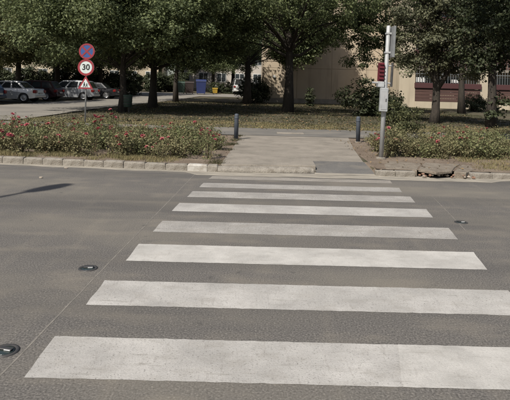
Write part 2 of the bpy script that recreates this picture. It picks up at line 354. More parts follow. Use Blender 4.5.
strip('bare_earth', 'soil', [(-30, 20), (-10, yk(-10) + .13), (-.7, yk(-.7) + .13), (-.3, 10.2)], [(-30, 22), (-10, 16.6), (-.3, 16.6), (-.3, 16.55)], -.003)
strip('bare_earth', 'soil', [(2.36, 10.04), (5, yk(5) + .13), (14, 9.85)], [(2.55, 16.6), (7, 16.5), (14, 15.5)], -.003)
strip('cross_path', 'pathasphalt', [(-30, 17.4), (-8, 16.7), (-.4, 16.6), (12, 16.6), (30, 17)], [(-30, 20.2), (-8, 19.8), (0, 19.4), (12, 19.6), (30, 20)], .016)
strip('side_street', 'street', [(-9.2, 20.3), (-9.0, 30), (-8.2, 38), (-7, 50), (-5.8, 58)], [(-17.5, 20.5), (-15.2, 30), (-14.4, 38), (-13, 50), (-12.2, 58)], .022)
strip('cross_street', 'street', [(-30, 58), (-5, 57), (3, 56.5)], [(-30, 66), (-5, 65), (3, 64)], .03)
e0 = at(277, 133.5, .14); e1 = at(303, 133.3, .14)
MB().box(e0.x, e1.x, e0.y, e0.y + .35, .1, .165, .012).build('concrete_edging', 'concrete', ramp)

# broken kerb and slabs in front of the right bed
for poly in ([(386, 167), (402, 167.2), (417, 168.4), (419, 165), (423, 162), (404, 160.3), (388, 159.5), (384, 163)], [(418.5, 168.3), (436, 171), (452, 169.8), (455, 166), (460, 163), (441, 162.6), (425, 161.6), (420.5, 165)], [(454, 170), (466, 171), (474, 168), (470, 164), (461.5, 163.2)]):
    pp = [at(a, b, .15) for a, b in poly]; slab([(p.x, p.y) for p in pp], -.02 if poly[0][0] != 418.5 else .085, .118 if poly[0][0] != 418.5 else .132, 'broken_slab', 'soilslab', ramp, .03)
rub = thing('rubble_heap', 'broken kerb spot filled with brick and stone rubble right of the crossing', 'rubble', (3.62, 9.83, 0))
for i in range(30):
    mb = MB(); r = random.uniform(.014, .034); n = 6
    mb.lathe([(r * .6, -r * .5), (r * 1.1, 0), (r * .8, r * .5), (r * .2, r * .7)], n)
    mb.v = [(x * random.uniform(.7, 1.3), y * random.uniform(.7, 1.3), z * random.uniform(.7, 1.3)) for x, y, z in mb.v]
    mb.build('stone' if i % 5 < 3 else 'brick_piece', 'brickred' if i % 5 >= 3 else 'stone', rub, loc=(random.uniform(-.52, .48), random.uniform(-.06, .2), random.uniform(.015, .07)), rz=random.uniform(0, 6))

# ------------------------------------------------------------------ leaves and trees
def leaf_mesh(name, C, N, size, m, aspect=.6, fold=.25):
    n = len(C); N = N / np.maximum(1e-6, np.linalg.norm(N, axis=1, keepdims=True))
    r = RNG.normal(size=(n, 3)); T = np.cross(N, r); T /= np.maximum(1e-6, np.linalg.norm(T, axis=1, keepdims=True)); B = np.cross(N, T)
    s = (size * RNG.uniform(.6, 1.35, n))[:, None]
    V = np.empty((n, 4, 3)); V[:, 0] = C - T * s; V[:, 1] = C + B * s * aspect + N * s * fold; V[:, 2] = C + T * s; V[:, 3] = C - B * s * aspect + N * s * fold
    me = bpy.data.meshes.new(name); me.vertices.add(n * 4); me.vertices.foreach_set('co', V.reshape(-1)); me.loops.add(n * 4)
    me.loops.foreach_set('vertex_index', np.arange(n * 4, dtype=np.int32)); me.polygons.add(n)
    me.polygons.foreach_set('loop_start', np.arange(0, n * 4, 4, dtype=np.int32)); me.materials.append(M[m]); me.update(calc_edges=True); return me
def crown_points(blobs, nclus, per, cr, shell=.55):
    """leaf clumps spread through a few ellipsoids; returns leaf centres, normals and clump centres"""
    vol = np.array([b[3] * b[4] * b[5] for b in blobs]); vol = vol / vol.sum(); Cs = []; Ns = []; K = []
    for b, f in zip(blobs, vol):
        k = max(3, int(nclus * f)); d = RNG.normal(size=(k, 3)); d /= np.linalg.norm(d, axis=1, keepdims=True)
        rr = np.where(RNG.random(k) < shell, RNG.uniform(.78, 1.05, k), RNG.uniform(.15, .9, k))[:, None]
        c = np.array(b[:3]) + d * rr * np.array(b[3:6]); K.append(c)
        for cc, dd in zip(c, d):
            m_ = int(per * RNG.uniform(.5, 1.4)); R_ = cr * RNG.uniform(.6, 1.3)
            p = RNG.normal(size=(m_, 3)); p /= np.linalg.norm(p, axis=1, keepdims=True); p *= (RNG.random(m_) ** .45)[:, None]
            Cs.append(cc + p * R_ * np.array((1, 1, .62))); Ns.append(dd * .35 + p * .5 + np.array((0, 0, .55)) + RNG.normal(size=(m_, 3)) * .45)
    return np.concatenate(Cs), np.concatenate(Ns), np.concatenate(K)
def tree_meshes(trunk, r0, blobs, nclus, per, cr, leaf, lm, nl=14, forks=None, shell=.55):
    C, N, K = crown_points(blobs, nclus, per, cr, shell)
    tb = MB(); n = len(trunk); rad = [r0 * (1.35 if i == 0 else 1.0 - .62 * i / (n - 1)) for i in range(n)]
    tb.tube(trunk, rad, 10); top = [Vector(p) for p in trunk]
    for f in (forks or []): tb.tube(f[0], f[1], 8)
    idx = RNG.permutation(len(K))[:nl * 3]
    for q, i in enumerate(idx):
        e = Vector(K[i]); z = max(top[2].z, min(top[-1].z, e.z - abs(e.xy.length) * .55)); s = top[-1]
        for a, b in zip(top, top[1:]):
            if a.z <= z <= b.z: s = a.lerp(b, (z - a.z) / max(.01, b.z - a.z))
        mid = s.lerp(e, .5) + Vector((random.uniform(-.3, .3), random.uniform(-.3, .3), random.uniform(.05, .6)))
        big = q < nl; rr = r0 * (.34 if big else .16)
        tb.tube([s, s.lerp(mid, .5) + Vector((0, 0, .1)), mid, e], [rr, rr * .75, rr * .5, rr * .15], 6, False)
    return tb.mesh('trunk', 'bark', True), leaf_mesh('crown', C, N, leaf, lm)
def plant_tree(name, label, x, y, meshes, rz=0, group=None, sc=1, cat='tree'):
    t = thing(name, label, cat, (x, y, zt(y) - .03), rz, group); t.scale = (sc, sc, sc)
    link('trunk', meshes[0], t); link('crown', meshes[1], t); return t
def tr(h, lean=(0, 0), n=5): return [(lean[0] * i / n + random.uniform(-.06, .06) * (i > 0), lean[1] * i / n, h * i / n) for i in range(n + 1)]

# left row, near the side street
plant_tree('street_tree', 'big leafy tree whose dark trunk stands behind the green litter bin', pxx(122, 28), 28.2,
    tree_meshes(tr(5.5), .2, [(0, -.5, 5.9, 5.6, 5.6, 2.7), (-2.8, -2, 4.2, 3.4, 3.0, 1.6), (2.8, -1.8, 4.3, 3.4, 3.2, 1.6), (0, -3.5, 4.9, 2.6, 2.2, 1.5), (.5, 2.5, 3.9, 4.5, 2.4, 1.2)], 560, 200, .78, .068, 'leaf'))
plant_tree('street_tree', 'leafy tree with the thick dark trunk just right of the litter bin', pxx(153, 33), 33,
    tree_meshes(tr(6), .25, [(0, 0, 6.4, 5.6, 5.4, 3.0), (3.2, -3, 4.6, 3.6, 3.2, 1.8), (-1.5, -2, 4.4, 3, 3, 1.6), (2, 2.5, 4.0, 4.6, 2.4, 1.3)], 580, 200, .78, .068, 'leaf'))
plant_tree('street_tree', 'slim-trunked tree left of the blue waste container', pxx(176, 44), 44,
    tree_meshes(tr(8), .2, [(0, 0, 7.4, 4.8, 4.6, 3.8), (2.4, -1, 5.6, 3.2, 3, 2.0)], 320, 150, .85, .09, 'leaf'))
# middle trees by the house
plant_tree('street_tree', 'tree with dark trunk at the left corner of the beige house', pxx(247, 43), 43.5,
    tree_meshes(tr(8), .3, [(3.9, 1.2, 7.6, 3.0, 3.0, 4.3), (-2.4, -1, 6, 3.4, 3, 2.2)], 800, 130, .85, .09, 'leaf'))
ct = tr(9); 
fk = [([(0, 0, 3.3), (-1.2, -.2, 3.9), (-2.6, -.3, 4.2), (-3.4, -.4, 4.5)], [.1, .075, .05, .02]), ([(0, 0, 3.4), (.7, 0, 3.5), (1.8, .1, 4.3), (3.2, .1, 5.3), (4.4, .1, 5.8)], [.11, .09, .07, .05, .02]),
      ([(0, 0, 4.2), (1, -.2, 5), (2.2, -.3, 5.4), (3.4, -.3, 5.6)], [.1, .08, .05, .02]), ([(0, 0, 4.6), (-.6, 0, 6), (-1.4, .1, 7.4)], [.14, .1, .05]), ([(0, 0, 4.8), (.7, 0, 6.4), (1.1, .1, 8.4)], [.15, .1, .05])]
plant_tree('street_tree', 'open-crowned tree in front of the beige house wall, behind the footpath', pxx(288.5, 32), 32,
    tree_meshes(ct, .29, [(-2.6, -1, 5.3, 2.6, 2.8, 1.4), (-.3, -2.0, 6.9, 5.0, 6.4, 2.0), (3.6, -.5, 5.9, 2.6, 2.8, 1.5), (-3.6, -3.2, 6.2, 3.4, 4.2, 1.8), (1.9, -.6, 4.9, 1.8, 2, .8), (5, 0, 7.6, 2.4, 2.6, 1.8)], 440, 150, .6, .066, 'leaf', 10, fk, .45))
# right trees
fk = [([(.02, 0, 1.6), (.4, 0, 2.2), (.7, 0, 2.9), (1.0, 0, 4)], [.13, .12, .1, .06]), ([(0, 0, 1.8), (-.45, .1, 3), (-.9, .1, 4.4)], [.12, .1, .05])]
plant_tree('street_tree', 'fork-trunked grey-green tree in front of the brown balcony', pxx(436, 25), 25,
    tree_meshes([(-.05, 0, 0), (0, 0, .6), (.02, 0, 1.6), (-.05, 0, 3), (.05, 0, 4.5), (.1, 0, 6)], .22, [(0, 0, 3.5, 2.2, 2.0, 1.15), (-.2, 0, 5.8, 2.2, 2.2, 1.9), (1.2, -.2, 2.7, 1.2, 1.2, .7), (-1.2, -.2, 2.9, 1.1, 1, .7)], 240, 130, .5, .058, 'leaf_grey', 8, fk))
plant_tree('street_tree', 'dark tree at the right edge with low leafy sprouts on its trunk', pxx(492, 23), 23,
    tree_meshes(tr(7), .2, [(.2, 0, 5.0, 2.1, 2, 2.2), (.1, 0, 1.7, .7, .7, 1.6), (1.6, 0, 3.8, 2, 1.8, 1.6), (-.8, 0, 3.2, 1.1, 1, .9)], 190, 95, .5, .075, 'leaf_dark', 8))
plant_tree('street_tree', 'very dark overhanging tree, shade in its leaf colour, filling the top right corner', 9.0, 15.6,
    tree_meshes(tr(6), .2, [(-.4, 0, 4.7, 2.4, 2.3, 1.9), (-1.3, .3, 3.7, 1.1, 1.2, 1.0), (0, 0, 3.2, 1.4, 1.3, .8)], 250, 110, .42, .055, 'leaf_shaded', 9))
plant_tree('street_tree', 'bronze-leaved tree behind the fork-trunked tree', pxx(462, 36), 36,
    tree_meshes(tr(8), .22, [(0, 0, 7.4, 3, 2.8, 2.8)], 150, 85, .6, .085, 'leaf_brown'))
plant_tree('street_tree', 'grey-green tree right of the signal post, before the house', pxx(384, 33), 33,
    tree_meshes(tr(8), .16, [(0, 0, 7.6, 2.6, 2.5, 2.6), (-.7, .2, 4.5, 1.9, 1.6, 1.3), (.8, 0, 4.9, 1.4, 1.4, 1.1), (-1.2, -.2, 3.6, 1.5, 1.2, .9), (-2.2, 0, 5.6, 1.6, 1.5, 1.2)], 210, 120, .52, .066, 'leaf', 8, None, .4))
# trees behind the parked cars and far behind
bgm = [tree_meshes(tr(8), .26, [(0, 0, 6.6, 4.9, 4.6, 3.6), (-2.4, -1, 4.4, 3.2, 3, 2.0), (2.4, -.5, 4.6, 3.2, 3, 2.0), (0, 0, 9.6, 3, 3, 2)], 360, 170, .85, .085, l_) for l_ in ('leaf_olive', 'leaf', 'leaf')]
for px, y, k, lb_ in ((18, 45, 0, 'olive-green tree behind the silver saloon car'), (57, 50, 1, 'broad tree behind the silver estate car'), (-66, 34, 0, 'olive-green tree at the left edge above the parked cars'),
                      (100, 54, 2, 'dense tree at the far end of the parked cars'), (213, 70, 1, 'tree behind the waste containers')):
    plant_tree('street_tree', lb_, pxx(px, y), y, bgm[k], random.uniform(0, 6))
for i, px in enumerate((-60, -10, 38, 78, 118, 152, 182, 232)):
    plant_tree('background_tree', f'{["first", "second", "third", "fourth", "fifth", "sixth", "seventh", "eighth"][i]} dense tree from the left in the far row closing the view', pxx(px, 74), 74 + (i % 3) * 3, bgm[(i + 1) % 3], i * 1.1, 'far row of trees', 1.2)
# shrubs
def shrub_meshes(blobs, nclus, per, cr, leaf, lm):
    C, N, K = crown_points(blobs, nclus, per, cr, .5); st = MB()
    for i in range(9):
        e = Vector(K[RNG.integers(len(K))]); st.tube([(random.uniform(-.1, .1), random.uniform(-.1, .1), 0), e * .5 + Vector((0, 0, .1)), e], [.03, .02, .008], 5)
    return st.mesh('stems', 'bark', True), leaf_mesh('foliage', C, N, leaf, lm)
def plant_shrub(label, x, y, meshes, rz=0, group=None, sc=1, name='shrub'):
    t = thing(name, label, 'shrub', (x, y, zt(y) - .02), rz, group); t.scale = (sc, sc, sc); link('stems', meshes[0], t); link('foliage', meshes[1], t)
plant_shrub('loose grey-green shrub behind the right rose bed, beside the signal post', pxx(401, 19), 19, shrub_meshes([(0, 0, .6, .7, .6, .5), (.35, 0, .35, .5, .5, .35)], 46, 70, .3, .04, 'leaf_shrub'))
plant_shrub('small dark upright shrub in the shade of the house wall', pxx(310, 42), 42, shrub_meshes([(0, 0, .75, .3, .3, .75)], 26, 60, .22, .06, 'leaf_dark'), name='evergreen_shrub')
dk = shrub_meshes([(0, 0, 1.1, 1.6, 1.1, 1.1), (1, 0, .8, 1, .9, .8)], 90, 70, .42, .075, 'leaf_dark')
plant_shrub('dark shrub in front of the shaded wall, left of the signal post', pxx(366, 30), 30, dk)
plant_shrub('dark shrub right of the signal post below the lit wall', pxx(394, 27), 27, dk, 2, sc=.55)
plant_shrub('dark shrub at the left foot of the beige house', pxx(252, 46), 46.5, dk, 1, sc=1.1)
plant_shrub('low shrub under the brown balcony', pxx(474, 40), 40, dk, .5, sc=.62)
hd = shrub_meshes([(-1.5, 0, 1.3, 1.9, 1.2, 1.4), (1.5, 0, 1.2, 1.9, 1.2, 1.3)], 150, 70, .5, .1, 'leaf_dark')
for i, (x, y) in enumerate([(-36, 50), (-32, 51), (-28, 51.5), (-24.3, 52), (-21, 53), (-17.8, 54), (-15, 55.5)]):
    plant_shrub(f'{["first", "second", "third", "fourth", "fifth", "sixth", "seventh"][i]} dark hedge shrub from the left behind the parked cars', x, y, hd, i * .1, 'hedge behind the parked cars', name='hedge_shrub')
for i, px in enumerate((140, 165, 178, 222)):
    plant_shrub(f'{["first", "second", "third", "fourth"][i]} rounded shrub from the left beyond the side street', pxx(px, 68), 68, hd, i, 'shrubs beyond the side street', sc=.9 if i < 3 else .55)

# ------------------------------------------------------------------ buildings
def wallbox(b, name, m, x0, x1, y0, y1, z0, z1, bev=0): return MB().box(x0, x1, y0, y1, z0, z1, bev).build(name, m, b)
YB = 49.0; hb = thing('apartment_house', 'beige rendered block of flats behind the trees, partly in tree shade', 'building', (pxx(262, YB), YB, zt(YB) - .3))
for fl_ in range(5):                                            # wall panels with thin joints
    for j in range(4):
        x0 = j * 3.2; wallbox(hb, 'wall_panel', 'wall', x0 + .012, x0 + 3.188, 0, .3, .7 + fl_ * 2.8 + .012, .7 + fl_ * 2.8 + 2.788)
wallbox(hb, 'wall', 'wall', .004, 12.8, .05, 11, .2, 14.6)
wallbox(hb, 'plinth', 'concrete', -.04, 12.8, -.05, 11.05, -.2, .69)
wallbox(hb, 'roof', 'roof', -.2, 13, -.2, 11.2, 14.7, 14.95, .03)
MB().tube([(12.2, -.07, .1), (12.2, -.07, 14.5)], .055, 8).build('downpipe', 'darkgrey', hb, True)
for z in (1.2, 4, 6.8, 9.6): MB().box(12.12, 12.28, -.13, 0, z, z + .05).build('pipe_clip', 'darkmetal', hb)
wl = wallbox(hb, 'wall_lamp', 'frame', .98, 1.2, -.14, -.01, 2.55, 2.8, .03)
YW = 45.0; xw = pxx(399, YW)
hw = thing('apartment_wing', 'cream house wing with brown boarded balcony and window grille', 'building', (xw, YW, zt(YW) - .3))
WW = 16.0; px2 = lambda p: (p - 399) / F * YW
b0, b1 = px2(415), px2(480)
zpx = lambda p: (94.8 - p) / F * YW + H - (zt(YW) - .3)         # photo row -> height on this front
wallbox(hw, 'wall', 'wall2', 0, WW, 1.2, 10, 0, 14.4)
wallbox(hw, 'pier', 'wall2', 0, b0, 0, 1.19, 0, 14.4); wallbox(hw, 'pier', 'wall2', b1, b1 + 1.3, 0, 1.19, 0, 14.4)
wallbox(hw, 'pier', 'wall2', b1 + 6, WW, 0, 1.19, 0, 14.4)
wallbox(hw, 'roof', 'roof', -.2, WW + .2, -.2, 10.2, 14.41, 14.7, .03)
for k, (xa, xb) in enumerate(((b0, b1), (b1 + 1.3, b1 + 6))):
    for fl_ in range(5):
        dz = fl_ * 2.8; z0, z1, z2, z3 = zpx(102), zpx(89), zpx(83.5), zpx(62)
        if fl_ == 0: wallbox(hw, 'plinth', 'wall2', xa + .003, xb - .003, -.03, 1.1, 0, z0)
        else: wallbox(hw, 'balcony_slab', 'concrete', xa + .003, xb - .003, -.08, 1.1, z0 + dz - .2, z0 + dz)
        nb = 4
        for i in range(nb):
            h_ = (z1 - z0) / nb; wallbox(hw, 'parapet_board', 'brown', xa + .01, xb - .01, -.05 + .006 * (i % 2), -.015, z0 + dz + i * h_ + .015, z0 + dz + (i + 1) * h_ - .006, .006)
        wallbox(hw, 'parapet_rail', 'maroon', xa - .06, xb + .06, -.16, .02, z1 + dz + .02, z2 + dz, .02)
        if fl_ < 2:
            for i in range(int((xb - xa) / .22)):
                wallbox(hw, 'grille_bar', 'bars', xa + .1 + i * .22, xa + .13 + i * .22, -.06, -.03, z2 + dz + .003, z3 + dz)
            wallbox(hw, 'grille_rail', 'bars', xa + .02, xb - .02, -.03, 0, z2 + dz + .75, z2 + dz + .8)
        wn = wallbox(hw, 'window', 'frame', xa + .7, xb - .7, 1.12, 1.195, z0 + dz + .7, z0 + dz + 2.2)
        for i in range(3):
            ww = (xb - xa - 1.4) / 3; wallbox(wn, 'pane', 'pane', xa + .7 + i * ww + .06, xa + .7 + (i + 1) * ww - .06, 1.09, 1.115, z0 + dz + .77, z0 + dz + 2.13)
wallbox(hw, 'box', 'frame', b0 + .1, b0 + .9, .1, .5, zpx(83), zpx(78), .03); wallbox(hw, 'box', 'frame', b0 + 3.2, b0 + 3.9, .1, .5, zpx(83), zpx(79.5), .03)
def far_house(label, x, y, wd, hh, m, nx, nf):
    b = thing('apartment_house', label, 'building', (x, y, zt(y) - .4)); wallbox(b, 'wall', m, 0, wd, 0, 9, 0, hh); wallbox(b, 'roof', 'roof', -.3, wd + .3, -.3, 9.3, hh + .01, hh + .4, .05)
    for f in range(nf):
        for i in range(nx):
            cx = wd * (i + .5) / nx; wn = wallbox(b, 'window', 'frame', cx - .8, cx + .8, -.06, -.005, 1.5 + f * 2.9, 3.0 + f * 2.9)
            wallbox(wn, 'pane', 'pane', cx - .7, cx - .05, -.075, -.062, 1.6 + f * 2.9, 2.9 + f * 2.9); wallbox(wn, 'pane', 'pane', cx + .05, cx + .7, -.075, -.062, 1.6 + f * 2.9, 2.9 + f * 2.9)
far_house('pale far house glimpsed above the waste containers', pxx(176, 88), 88, 15, 12, 'wall3', 5, 4)
far_house('long cream house glimpsed between the trees behind the parked cars', pxx(-20, 92), 92, 31, 12, 'wall2', 10, 4)

def stain(m, colr, sc, st, lo, hi, fac):
    m = M[m]; n = m.node_tree.nodes; l = m.node_tree.links; p = n['Principled BSDF']; src = p.inputs['Base Color'].links[0].from_socket; tc = [x for x in n if x.type == 'TEX_COORD'][0]
    mp = n.new('ShaderNodeMapping'); mp.inputs['Scale'].default_value = st; l.new(tc.outputs['Object'], mp.inputs[0])
    t = n.new('ShaderNodeTexNoise'); t.inputs['Scale'].default_value = sc; t.inputs['Detail'].default_value = 7; l.new(mp.outputs[0], t.inputs[0])
    r = n.new('ShaderNodeMapRange'); r.inputs[1].default_value = lo; r.inputs[2].default_value = hi; r.inputs[4].default_value = fac; l.new(t.outputs[0], r.inputs[0])
    x = n.new('ShaderNodeMix'); x.data_type = 'RGBA'; l.new(r.outputs[0], x.inputs[0]); l.new(src, x.inputs[6]); x.inputs[7].default_value = (*colr, 1); l.new(x.outputs[2], p.inputs['Base Color'])
stain('wall', (.26, .215, .165), 1.2, (1.6, 1.6, .22), .52, .72, .6); stain('wall2', (.3, .25, .19), 1.3, (1.5, 1.5, .25), .52, .72, .55)
stain('concrete', (.13, .115, .095), 2.4, (1, 1, 1), .55, .72, .55); stain('concrete', (.1, .09, .075), 16, (1, 1, 1), .62, .7, .5)
stain('kerbstone', (.13, .11, .085), 9, (1, 1, 1), .52, .7, .6); stain('darkpatch', (.2, .18, .15), 3, (1, 1, 1), .52, .7, .5); stain('pathasphalt', (.24, .21, .17), 1.1, (.6, 1.4, 1), .5, .7, .6)
for k_ in ('signwhite', 'signred', 'signblue', 'greybox', 'galv'): stain(k_, (.12, .105, .085), 9, (1.5, 1.5, .5), .56, .74, .55)

# ------------------------------------------------------------------ cars
def make_car(label, rear, hd, paint, style, group='cars parked at an angle along the side street'):
    """rear: (x, y) of the rear bumper's middle, hd: heading the nose points to (radians), +x of the car is forward"""
    c = thing('parked_car', label, 'car', (rear[0], rear[1], zt(rear[1]) + .02), hd, group)
    L_ = {'saloon': 4.45, 'estate': 4.4, 'hatch': 4.0, 'van': 4.9}[style]; w_ = .86; wr = .32
    xr, xf = .78, L_ - .85
    def arch(cx, r=.38): return [(cx - r * math.cos(a), .28 + r * math.sin(a)) for a in np.linspace(.05, PI - .05, 9)]
    belt = {'saloon': .93, 'estate': .95, 'hatch': .93, 'van': 1.1}[style]; roofz = {'saloon': 1.43, 'estate': 1.55, 'hatch': 1.48, 'van': 1.95}[style]
    bot = [(.05, .3), (xr - .42, .26)] + arch(xr) + [(xr + .42, .22), (xf - .42, .22)] + arch(xf) + [(xf + .42, .24), (L_ - .04, .28)]
    nose = [(L_, .45), (L_ - .02, .62), (L_ - .14, .74), (L_ - .6, .86), (L_ - 1.1, belt)]
    tail = [(.95, belt + .02), (.12, belt), (.03, belt - .1), (0, .62), (-.02, .5), (0, .36)] if style == 'saloon' else [(.5, belt), (.14, belt), (.06, belt - .1), (.02, .6), (-.02, .5), (0, .36)]
    prof = bot + nose + tail; n = len(prof); mb = MB(); cx = L_ / 2
    st = [(-w_, .975, .02), (-w_ + .035, .995, 0), (-w_ * .72, 1, 0), (w_ * .72, 1, 0), (w_ - .035, .995, 0), (w_, .975, .02)]
    for y, s_, d in st:
        for x, z in prof:
            end = abs(x - cx) / cx; taper = 1 - .1 * max(0, end - .75) / .25 * (abs(y) / w_)
            mb.v.append((cx + (x - cx) * s_, y * taper, .55 + (z - .55) * (s_ if z > .4 else 1)))
    for k in range(len(st) - 1):
        for i in range(n): j = (i + 1) % n; mb.f.append((k * n + i, k * n + j, (k + 1) * n + j, (k + 1) * n + i))
    mb.f += [tuple(range(n)), tuple(reversed(range((len(st) - 1) * n, len(st) * n)))]
    body = mb.build('body', paint, c)
    if style == 'saloon': gx = (.72, 1.3, 2.55, L_ - 1.0)
    elif style == 'van': gx = (.1, .3, L_ - 1.5, L_ - .7)
    else: gx = (.14, .5, 2.55, L_ - 1.0)
    b_, r_ = w_ - .07, w_ - .24
    def P(x, sd, z):                                         # point on the slanted cabin side
        t = (z - belt) / (roofz - belt); return (x, sd * (b_ + (r_ - b_) * t), z)
    g = MB(); zt2 = roofz - .03
    vs = []
    for sd in (-1, 1): vs += [P(gx[0], sd, belt - .02), P(gx[1], sd, zt2), P(gx[1] + .2, sd * .95, roofz), P((gx[1] + gx[2]) / 2, sd * .95, roofz + .03), P(gx[2] - .15, sd * .95, roofz), P(gx[2], sd, zt2), P(gx[3], sd, belt - .02)]
    g.add(vs, [tuple(reversed(range(7))), tuple(range(7, 14))] + [(i, (i + 1) % 7, 7 + (i + 1) % 7, 7 + i) for i in range(7)])
    cab = g.build('cabin', paint, c)
    for sd in (-1, 1):
        za, zb = belt + .03, roofz - .09
        def xs_(z, a, b): return a + (b - a) * (z - belt) / (roofz - belt)
        nW = 3 if style != 'van' else 2; xl = lambda z: xs_(z, gx[0], gx[1]) + .12; xr_ = lambda z: xs_(z, gx[3], gx[2]) - .1
        cuts = np.linspace(0, 1, nW + 1)
        for a, b in zip(cuts, cuts[1:]):
            q = []
            for z, t in ((za, a + .025), (za, b - .025), (zb, b - .025), (zb, a + .025)):
                p = P(xl(z) + (xr_(z) - xl(z)) * t, sd, z); q.append((p[0], p[1] + sd * .008, p[2]))
            MB().add(q, [(0, 1, 2, 3) if sd < 0 else (3, 2, 1, 0)]).build('side_window', 'glass', cab)
        for dx in (.42, .68): MB().box(L_ * dx - .3, L_ * dx - .14, sd * (w_ + .012) - .012, sd * (w_ + .012) + .012, belt - .17, belt - .14, .004).build('door_handle', paint, c)
        for dx in (.28, .48, .7): MB().box(L_ * dx - .004, L_ * dx + .004, sd * (w_ + .001) - .003, sd * (w_ + .001) + .003, .32, belt - .06).build('door_gap', 'black', c)
        MB().box(gx[3] - .55, gx[3] - .4, sd * (w_ + .06) - .09, sd * (w_ + .06) + .07, belt + .02, belt + .15, .03).build('wing_mirror', paint, c)
        MB().box(-.03, .2, sd * .7 - .12, sd * .7 + .12, belt - .3, belt - .09, .03).build('tail_light', 'tail', c)
        MB().box(L_ - .28, L_ - .02, sd * .62 - .15, sd * .62 + .13, .58, .74, .04).build('headlight', 'headl', c)
        for wx in (xr, xf):
            tm = MB().lathe([(.2, -.1), (wr - .02, -.1), (wr, -.07), (wr, .07), (wr - .02, .1), (.2, .1)], 20); tm.xf(Matrix.Translation((wx, sd * (w_ - .1), wr)) @ Matrix.Rotation(PI / 2, 4, 'X'))
            wh = tm.build('wheel', 'tyre', c, True)
            rm = MB().lathe([(.03, .125), (.06, .12), (.17, .11), (.21, .125), (.22, .1)], 16); rm.xf(Matrix.Translation((wx, sd * (w_ - .1), wr)) @ Matrix.Rotation(PI / 2 * (-sd), 4, 'X')); rm.build('rim', 'rim', wh)
    def pane(x0, z0, x1, z1, name, off):
        q = []
        for z, x in ((z0, x0), (z1, x1)):
            t = (z - belt) / (roofz - belt); hw_ = b_ + (r_ - b_) * t - .1; q += [(x + off, -hw_, z), (x + off, hw_, z)]
        MB().add(q, [(0, 1, 3, 2)]).build(name, 'glass', cab)
    def gl(a, b, z): return a + (b - a) * (z - belt + .02) / (zt2 - belt + .02)
    pane(gl(gx[0], gx[1], belt + .05), belt + .05, gl(gx[0], gx[1], zt2 - .06), zt2 - .06, 'rear_window', -.012)
    pane(gl(gx[3], gx[2], belt + .05), belt + .05, gl(gx[3], gx[2], zt2 - .06), zt2 - .06, 'windscreen', .012)
    MB().box(-.045, .05, -.78, .78, .32, .5, .03).build('bumper', paint, c); MB().box(L_ - .06, L_ + .03, -.74, .74, .3, .48, .03).build('bumper', paint, c)
    MB().box(-.06, -.046, -.26, .26, .56 if style != 'saloon' else .58, .67, 0).build('number_plate', 'frame', c)
    MB().box(L_ - .035, L_ + .012, -.38, .38, .5, .6, .01).build('grille', 'black', c)
    return c
silver = carpaint('silver car paint', (.5, .5, .5)); silver2 = carpaint('grey silver car paint', (.4, .41, .42)); dred = carpaint('dark red car paint', (.03, .01, .011)); dblue = carpaint('dark blue car paint', (.035, .05, .085)); blk = carpaint('black car paint', (.02, .02, .022)); white = carpaint('white car paint', (.65, .65, .63))
HD = R(179)
make_car('dark blue car at the left edge, nearest of the parked cars', (pxx(7, 33.9), 33.0), HD, dblue, 'hatch')
make_car('silver saloon with bright boot, second of the parked cars from the left', (pxx(46, 37.4), 36.5), HD, silver, 'saloon')
make_car('dark red car half hidden between the silver saloon and silver estate', (pxx(64, 40.9), 40.2), HD, dred, 'hatch')
make_car('silver estate car behind the speed limit sign', (pxx(100, 43.9), 43.0), HD, silver2, 'estate')
make_car('black car right of the silver estate, in deep shade', (pxx(119, 47.9), 47.5), HD, blk, 'saloon')
make_car('white van far behind, at the left corner of the beige house', (pxx(240, 66), 66.5), R(97), white, 'van', 'vehicles far behind')

# ------------------------------------------------------------------ street furniture
for px, py, lb_ in ((236, 139.5, 'grey-blue steel bollard at the left edge of the concrete footpath'), (358, 142, 'grey-blue steel bollard at the right edge of the concrete footpath')):
    p = at(px, py, .12); b = thing('bollard', lb_, 'bollard', (p.x, p.y, .115), 0, 'bollards at the footpath'); b.rotation_euler = (0, random.uniform(-.012, .012), 0)
    MB().lathe([(.062, 0), (.062, .70), (.058, .725), (.04, .742), (.008, .748)], 14).build('post', 'bollard', b, True)
    MB().lathe([(.066, .60), (.068, .602), (.068, .638), (.066, .64)], 14).build('band', 'bollard', b, True)
    MB().lathe([(.1, -.005), (.1, .012), (.07, .02)], 14).build('foot', 'concrete', b)

def text_mesh(s, size):
    cu = bpy.data.curves.new('t', 'FONT'); cu.body = s; cu.size = size; cu.align_x = 'CENTER'; cu.align_y = 'CENTER'; cu.extrude = .002; cu.offset = size * .018
    o = bpy.data.objects.new('t', cu); COL.objects.link(o); dg = bpy.context.evaluated_depsgraph_get()
    me = bpy.data.meshes.new_from_object(o.evaluated_get(dg)); bpy.data.objects.remove(o); bpy.data.curves.remove(cu); return me
def disc(r0, r1, y, n=36):                                      # ring (or disc) facing -y
    mb = MB()
    if r0 <= 0: return mb.add([(r1 * math.cos(2 * PI * k / n), y, r1 * math.sin(2 * PI * k / n)) for k in range(n)], [tuple(range(n))])
    for k in range(n):
        a = 2 * PI * k / n; mb.v += [(r0 * math.cos(a), y, r0 * math.sin(a)), (r1 * math.cos(a), y, r1 * math.sin(a))]
    mb.f = [(2 * k, 2 * k + 1, (2 * k + 3) % (2 * n), (2 * k + 2) % (2 * n)) for k in range(n)]; return mb
def plate(r, n=36): m = MB().lathe([(r, -.012), (r, .012)], n); return m.xf(Matrix.Rotation(PI / 2, 4, 'X'))
YS = 20.0; xs_ = pxx(86, YS); sgn = thing('sign_post', 'steel post with blue no-stopping disc, speed limit disc and triangle behind the left roses', 'traffic sign', (xs_, YS, zt(YS)))
up = lambda py: (85.8 - py) / F * YS + H - zt(YS)
